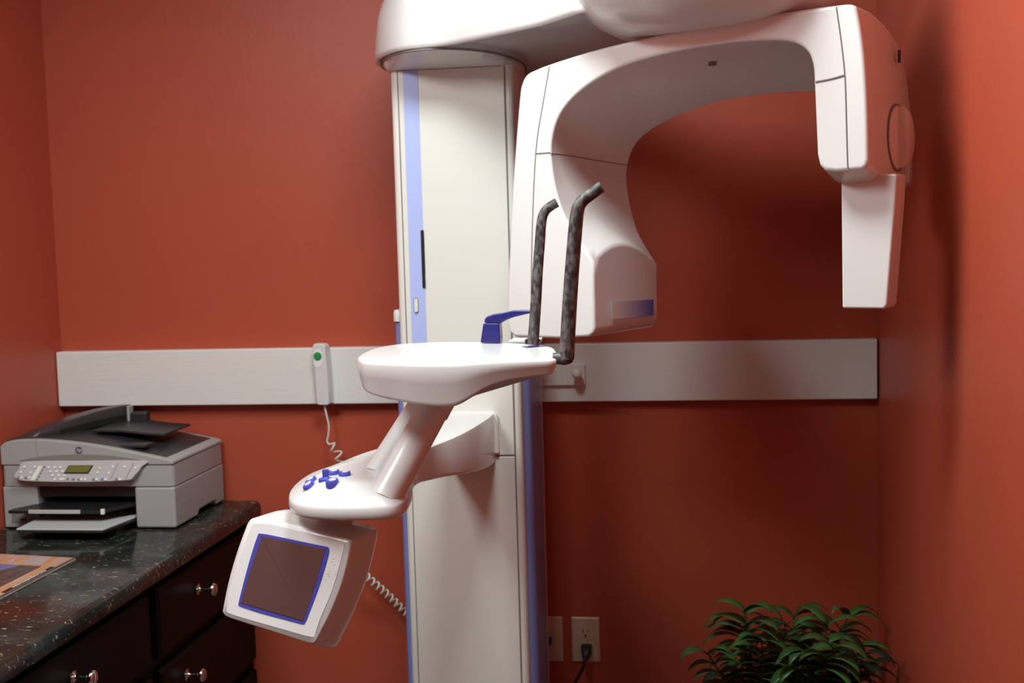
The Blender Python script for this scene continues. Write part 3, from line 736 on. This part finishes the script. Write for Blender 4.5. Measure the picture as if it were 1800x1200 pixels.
# badge with the hp letters
bp = PF(138.5, 791, .0015)
hbx, hbz = .0098, .0092
bd = prism('badge', [V(bp.x-hbx, bp.y, bp.z-hbz), V(bp.x+hbx, bp.y, bp.z-hbz), V(bp.x+hbx, bp.y, bp.z+hbz), V(bp.x-hbx, bp.y, bp.z+hbz)], (0, .003, 0), mat('badge_silver', (.42, .38, .42), .3, metal=.3), PR, bevel=.001)
lathe('badge_disc', (bp.x, bp.y, bp.z), (0, -1, 0), [(0, 0), (.0083, 0), (.008, .0006), (0, .0006)], mat('badge_dark', (.06, .055, .07), .35), bd, n=28)
def text_obj(name, body, size, origin, xdir, ydir, m, parent, shear=0, ext=.0002):
    cu = bpy.data.curves.new(name, 'FONT'); cu.body = body; cu.size = size; cu.align_x = 'CENTER'; cu.align_y = 'CENTER'
    cu.extrude = ext; cu.shear = shear
    o = bpy.data.objects.new('tmp_text', cu); COL.objects.link(o)
    dg = bpy.context.evaluated_depsgraph_get(); me = bpy.data.meshes.new_from_object(o.evaluated_get(dg))
    bpy.data.objects.remove(o, do_unlink=True)
    x = Vector(xdir).normalized(); y = Vector(ydir); y = (y-x*y.dot(x)).normalized(); z = x.cross(y)
    Mx = Matrix((x, y, z)).transposed().to_4x4(); Mx.translation = Vector(origin); me.transform(Mx); me.materials.clear()
    return link(name, me, m, parent)
text_obj('badge_letters', 'hp', .0135, (bp.x, bp.y-.0009, bp.z+.0008), (1, 0, 0), (0, 0, 1), mat('badge_letter', (.6, .57, .58), .4), bd, shear=.35)
# trays
def tray_pt(px, py, y): return oy(px, py, y)
yt = pyf-.055
zu = PF(120, 897).z
fz = oy(130, 903, yt).z
xa, xb = oy(14, 897, yt).x, oy(176, 905, yt).x
ot = prism('output_tray', [V(xa, yt, fz), V(xb, yt, fz), V(xo1-.004, pyf+.01, fz+.004), V(xo1-.004, pyf+.15, fz+.006), V(xo0+.004, pyf+.15, fz+.006), V(xo0+.004, pyf+.01, fz+.004), V(xa, yt+.02, fz)], (0, 0, .007), BLACK, PR, bevel=.001)
g0, g1 = oy(50, 900, yt).x, oy(141, 900, yt).x
box('tray_lip', (g0, yt-.002, fz+.0002), (g1, yt+.004, fz+.009), SILVER, ot, bevel=.0015)
g2, g3 = oy(177, 903, yt).x, oy(183, 903, yt).x
box('tray_stop', (g2, yt-.001, fz-.001), (g3, yt+.006, fz+.011), KEYW, ot, bevel=.001)
yi = pyf-.115
iz = oy(100, 935, yi).z
ia, ib = oy(30, 934, yi).x, oy(181, 937, yi).x
it = prism('paper_tray', [V(ia, yi, iz-.002), V(ib, yi, iz-.002), V(xo1-.002, pyf, iz-.002), V(xo1-.002, pyf+.1, iz-.002), V(xo0+.002, pyf+.1, iz-.002), V(xo0+.002, pyf+.02, iz-.002)], (0, 0, .006), LIDB, PR, bevel=.001)
prism('tray_plate', [V(ia-.001, yi-.001, iz+.004), V(ib+.001, yi-.001, iz+.004), V(xo1-.004, pyf+.0, iz+.004), V(xo1-.004, pyf+.098, iz+.004), V(xo0+.004, pyf+.098, iz+.004), V(xo0+.004, pyf+.02, iz+.004)], (0, 0, .0035), mat('tray_pale', (.52, .55, .56), .3), it, bevel=.001)
for sx_ in (xo0+.03, xo1-.03):
    box('tray_runner', (sx_-.01, yi+.06, CT+.0005), (sx_+.01, pyf+.1, iz-.002), LIDB, it)
mem = [PF(20, 899, .0008), PF(62, 902, .0008), PF(62, 920, .0008), PF(21, 919, .0008)]
ms = prism('card_reader', mem, (0, .002, 0), mat('reader_grey', (.20, .18, .175), .5), PR)
prism('reader_slot', [PF(36, 911, .0012), PF(46, 911.5, .0012), PF(46, 915, .0012), PF(36, 914.5, .0012)], (0, .002, 0), BLACK, ms)

# ------------------------------------------------------------------ magazine
mg = thing('magazine', 'glossy orange and blue magazine lying on granite counter in front of printer', 'magazine', (-1.1, -.75, CT))
cA = oz(134, 980, CT+.004)                     # right back corner
# edges on the counter
eR_ = (oz(4, 1050, CT+.004)-cA).normalized(); eB_ = (oz(0, 973, CT+.004)-cA).normalized()
bx = V(eB_.x, eB_.y, 0).normalized(); by = V(bx.y, -bx.x, 0)
if by.dot(eR_) < 0: by = -by
by = (eR_*.9+by*.1).normalized(); by.z = 0; by.normalize()
Wm, Hm = .21, .28
def MP(u, v_, z=0): return V(cA.x, cA.y, CT) + bx*(u*Wm) + by*(v_*Hm) + V(0, 0, z)
prism('pages', [MP(.004, .004, .0006), MP(1, .004, .0006), MP(1, .996, .0006), MP(.004, .996, .0006)], (0, 0, .003), PAPER, mg)
n_ = 12
def mcov(name, quads, m, z, parent): 
    vv = []; ff = []
    for q in quads:
        b = len(vv); vv += [MP(u, v_, z) for u, v_ in q] + [MP(u, v_, z+.0003) for u, v_ in q]
        k = len(q); ff += [tuple(range(b, b+k))[::-1], tuple(range(b+k, b+2*k))] + [(b+i, b+(i+1) % k, b+k+(i+1) % k, b+k+i) for i in range(k)]
    return mesh(name, vv, ff, m, parent, angle=30)
MO = mat('cover_orange', (.62, .27, .07), .3, coat=.3)
add_col_noise(MO, 3.0, (.62, .24, .05), (.50, .36, .30), .38, .62, (40, 3, 1))
cov = mcov('cover', [[(0, 0), (1, 0), (1, 1), (0, 1)]], MO, .0036, mg)
MBl = mat('cover_blue', (.16, .15, .33), .3); MBr = mat('cover_brown', (.09, .055, .055), .35); add_col_noise(MBr, 60, (.06, .04, .04), (.13, .08, .07)); MBk = mat('cover_dark', (.02, .012, .014), .35)
MGr = mat('cover_mauve', (.42, .33, .33), .35)
mcov('sky_picture', [[(.42, .26), (1, .26), (1, .5), (.60, .56)]], MBl, .0040, cov)
mcov('field_picture', [[(.19, .26), (.42, .26), (.60, .56), (1, .5), (1, .9), (.20, .92)]], MBr, .0042, cov)
mcov('cover_band', [[(.26, .02), (.50, .02), (.46, .2), (.24, .22)], [(.62, .02), (.66, .02), (.60, .24), (.56, .24)]], MGr, .0040, cov)
mcov('spine_band', [[(0, 0), (.028, 0), (.028, 1), (0, 1)]], MBr, .0041, cov)
mcov('text_strip', [[(.036, .26), (.085, .26), (.085, .90), (.036, .90)]], MBk, .0042, cov)
text_obj('cover_lettering', 'www.dentalsurgery.com'.replace('dental', 'oral'), .0135, MP(.060, .57, .0047), -by, -bx if False else V(-by.y, by.x, 0), TEXTW, cov, ext=.0001)
circ = [(.93+.1*math.cos(a), .62+.14*math.sin(a)) for a in [2*math.pi*k/24 for k in range(24)]]
mcov('dark_circle', [[(min(u, 1), v_) for u, v_ in circ]], NAVY, .0045, cov)

# ------------------------------------------------------------------ potted palm
random.seed(4)
PL = thing('potted_palm', 'green potted palm with drooping strap leaves in the right corner', 'plant', (.46, -.26, 0))
pc_ = V(.46, -.26, 0)
lathe('pot', pc_, (0, 0, 1), [(0, 0), (.085, 0), (.09, .01), (.115, .19), (.125, .195), (.125, .215), (.112, .215), (.108, .18), (0, .18)], POT, PL, n=32)
lathe('soil', pc_, (0, 0, 1), [(0, .15), (.107, .15), (.107, .195), (.05, .2), (0, .2)], SOIL, PL, n=24)
def leaf(base, d, length, width, droop, side):
    """one strap leaflet as a folded curved blade"""
    d = d.normalized(); n = 8; v = []; f = []
    sd = d.cross(V(0, 0, 1)); sd = sd.normalized() if sd.length > 1e-3 else V(1, 0, 0)
    p = base.copy(); dirn = d.copy(); st_ = length/n
    for i in range(n+1):
        t = i/n; wd = width*(math.sin(math.pi*min(1, (t*.93+.07))**.75))*.5 + .0004
        nrm = sd.cross(dirn).normalized()
        v += [p - sd*wd + nrm*wd*.25, p, p + sd*wd + nrm*wd*.25]
        p = p + dirn*st_
        dirn = (dirn + V(0, 0, -droop*(.5+1.0*t))).normalized()
    for i in range(n):
        a = i*3; f += [(a, a+1, a+4, a+3), (a+1, a+2, a+5, a+4)]
    return v, f
def frond(tip, lean, nleaf, L, width, m, base=None, z0=.55):
    """a stem rising from the pot to 'tip' with leaflets in two rows along its upper part"""
    b = pc_ + V(random.uniform(-.03, .03), random.uniform(-.03, .03), .19) if base is None else base
    mid = b.lerp(tip, .5) + V(0, 0, .05)
    path = cr([b, mid, tip], 10); N = len(path)
    parts = []
    for k in range(nleaf):
        t = z0 + (1-z0)*k/(nleaf-1); i = min(N-1, int(t*(N-1))); p = path[i]
        tg = (path[min(i+1, N-1)]-path[max(i-1, 0)]).normalized()
        for s in (-1, 1):
            sdv = (V(1, 0, 0)*lean[0]+V(0, 1, 0)*lean[1])*s
            up_ = .30 + .55*(t-z0)/(1-z0)
            dv = sdv*(1.0-.25*(t-z0)/(1-z0)) + tg*up_*.8 + V(random.uniform(-.2, .2), random.uniform(-.35, .2), .12)
            parts.append(leaf(p, dv, L*random.uniform(.8, 1.1)*(1-.25*(t-z0)/(1-z0)), width*random.uniform(.85, 1.15), .27*random.uniform(.75, 1.25), s))
    parts.append(leaf(path[-1], (path[-1]-path[-3]).normalized()*.5+V(random.choice((-.8, .8)), -.2, .1), L*.8, width*.9, .3, 1))
    v, f = join(parts); o = mesh('frond', v, f, m, PL, angle=80)
    sm = o.modifiers.new('solid', 'SOLIDIFY'); sm.thickness = .0008
    tube('stem', path, [.0045-.003*i/(N-1) for i in range(N)], STEM, o, n=8)
F_ = [((1300, 1090), -.30, (1, .1), 8, .115, .026, LEAF), ((1395, 1085), -.24, (1, .2), 9, .12, .028, LEAF), ((1455, 1100), -.30, (.95, -.3), 9, .12, .028, LEAF),
      ((1490, 1085), -.2, (.9, .4), 8, .12, .027, LEAF), ((1340, 1130), -.36, (1, -.2), 8, .11, .028, LEAF), ((1420, 1150), -.40, (.9, .3), 8, .11, .03, LEAF),
      ((1530, 1170), -.30, (.8, .6), 7, .10, .026, LEAFD), ((1270, 1190), -.30, (.9, .4), 6, .085, .026, LEAFD), ((1360, 1110), -.17, (.8, .6), 8, .12, .028, LEAFD), ((1500, 1140), -.36, (1, 0), 8, .11, .028, LEAF)]
for (a, b), y, lean, nl, L, wd, m in F_ + [((1245, 1150), -.38, (.9, .3), 6, .10, .03, LEAF), ((1520, 1150), -.42, (.8, -.5), 6, .09, .028, LEAFD), ((1310, 1075), -.34, (.9, -.4), 8, .12, .032, LEAF), ((1465, 1140), -.44, (.9, -.3), 8, .11, .034, LEAF)]:
    l = V(lean[0], lean[1], 0).normalized()
    frond(oy(a, b, y), (l.x, l.y), nl, L, wd, m)
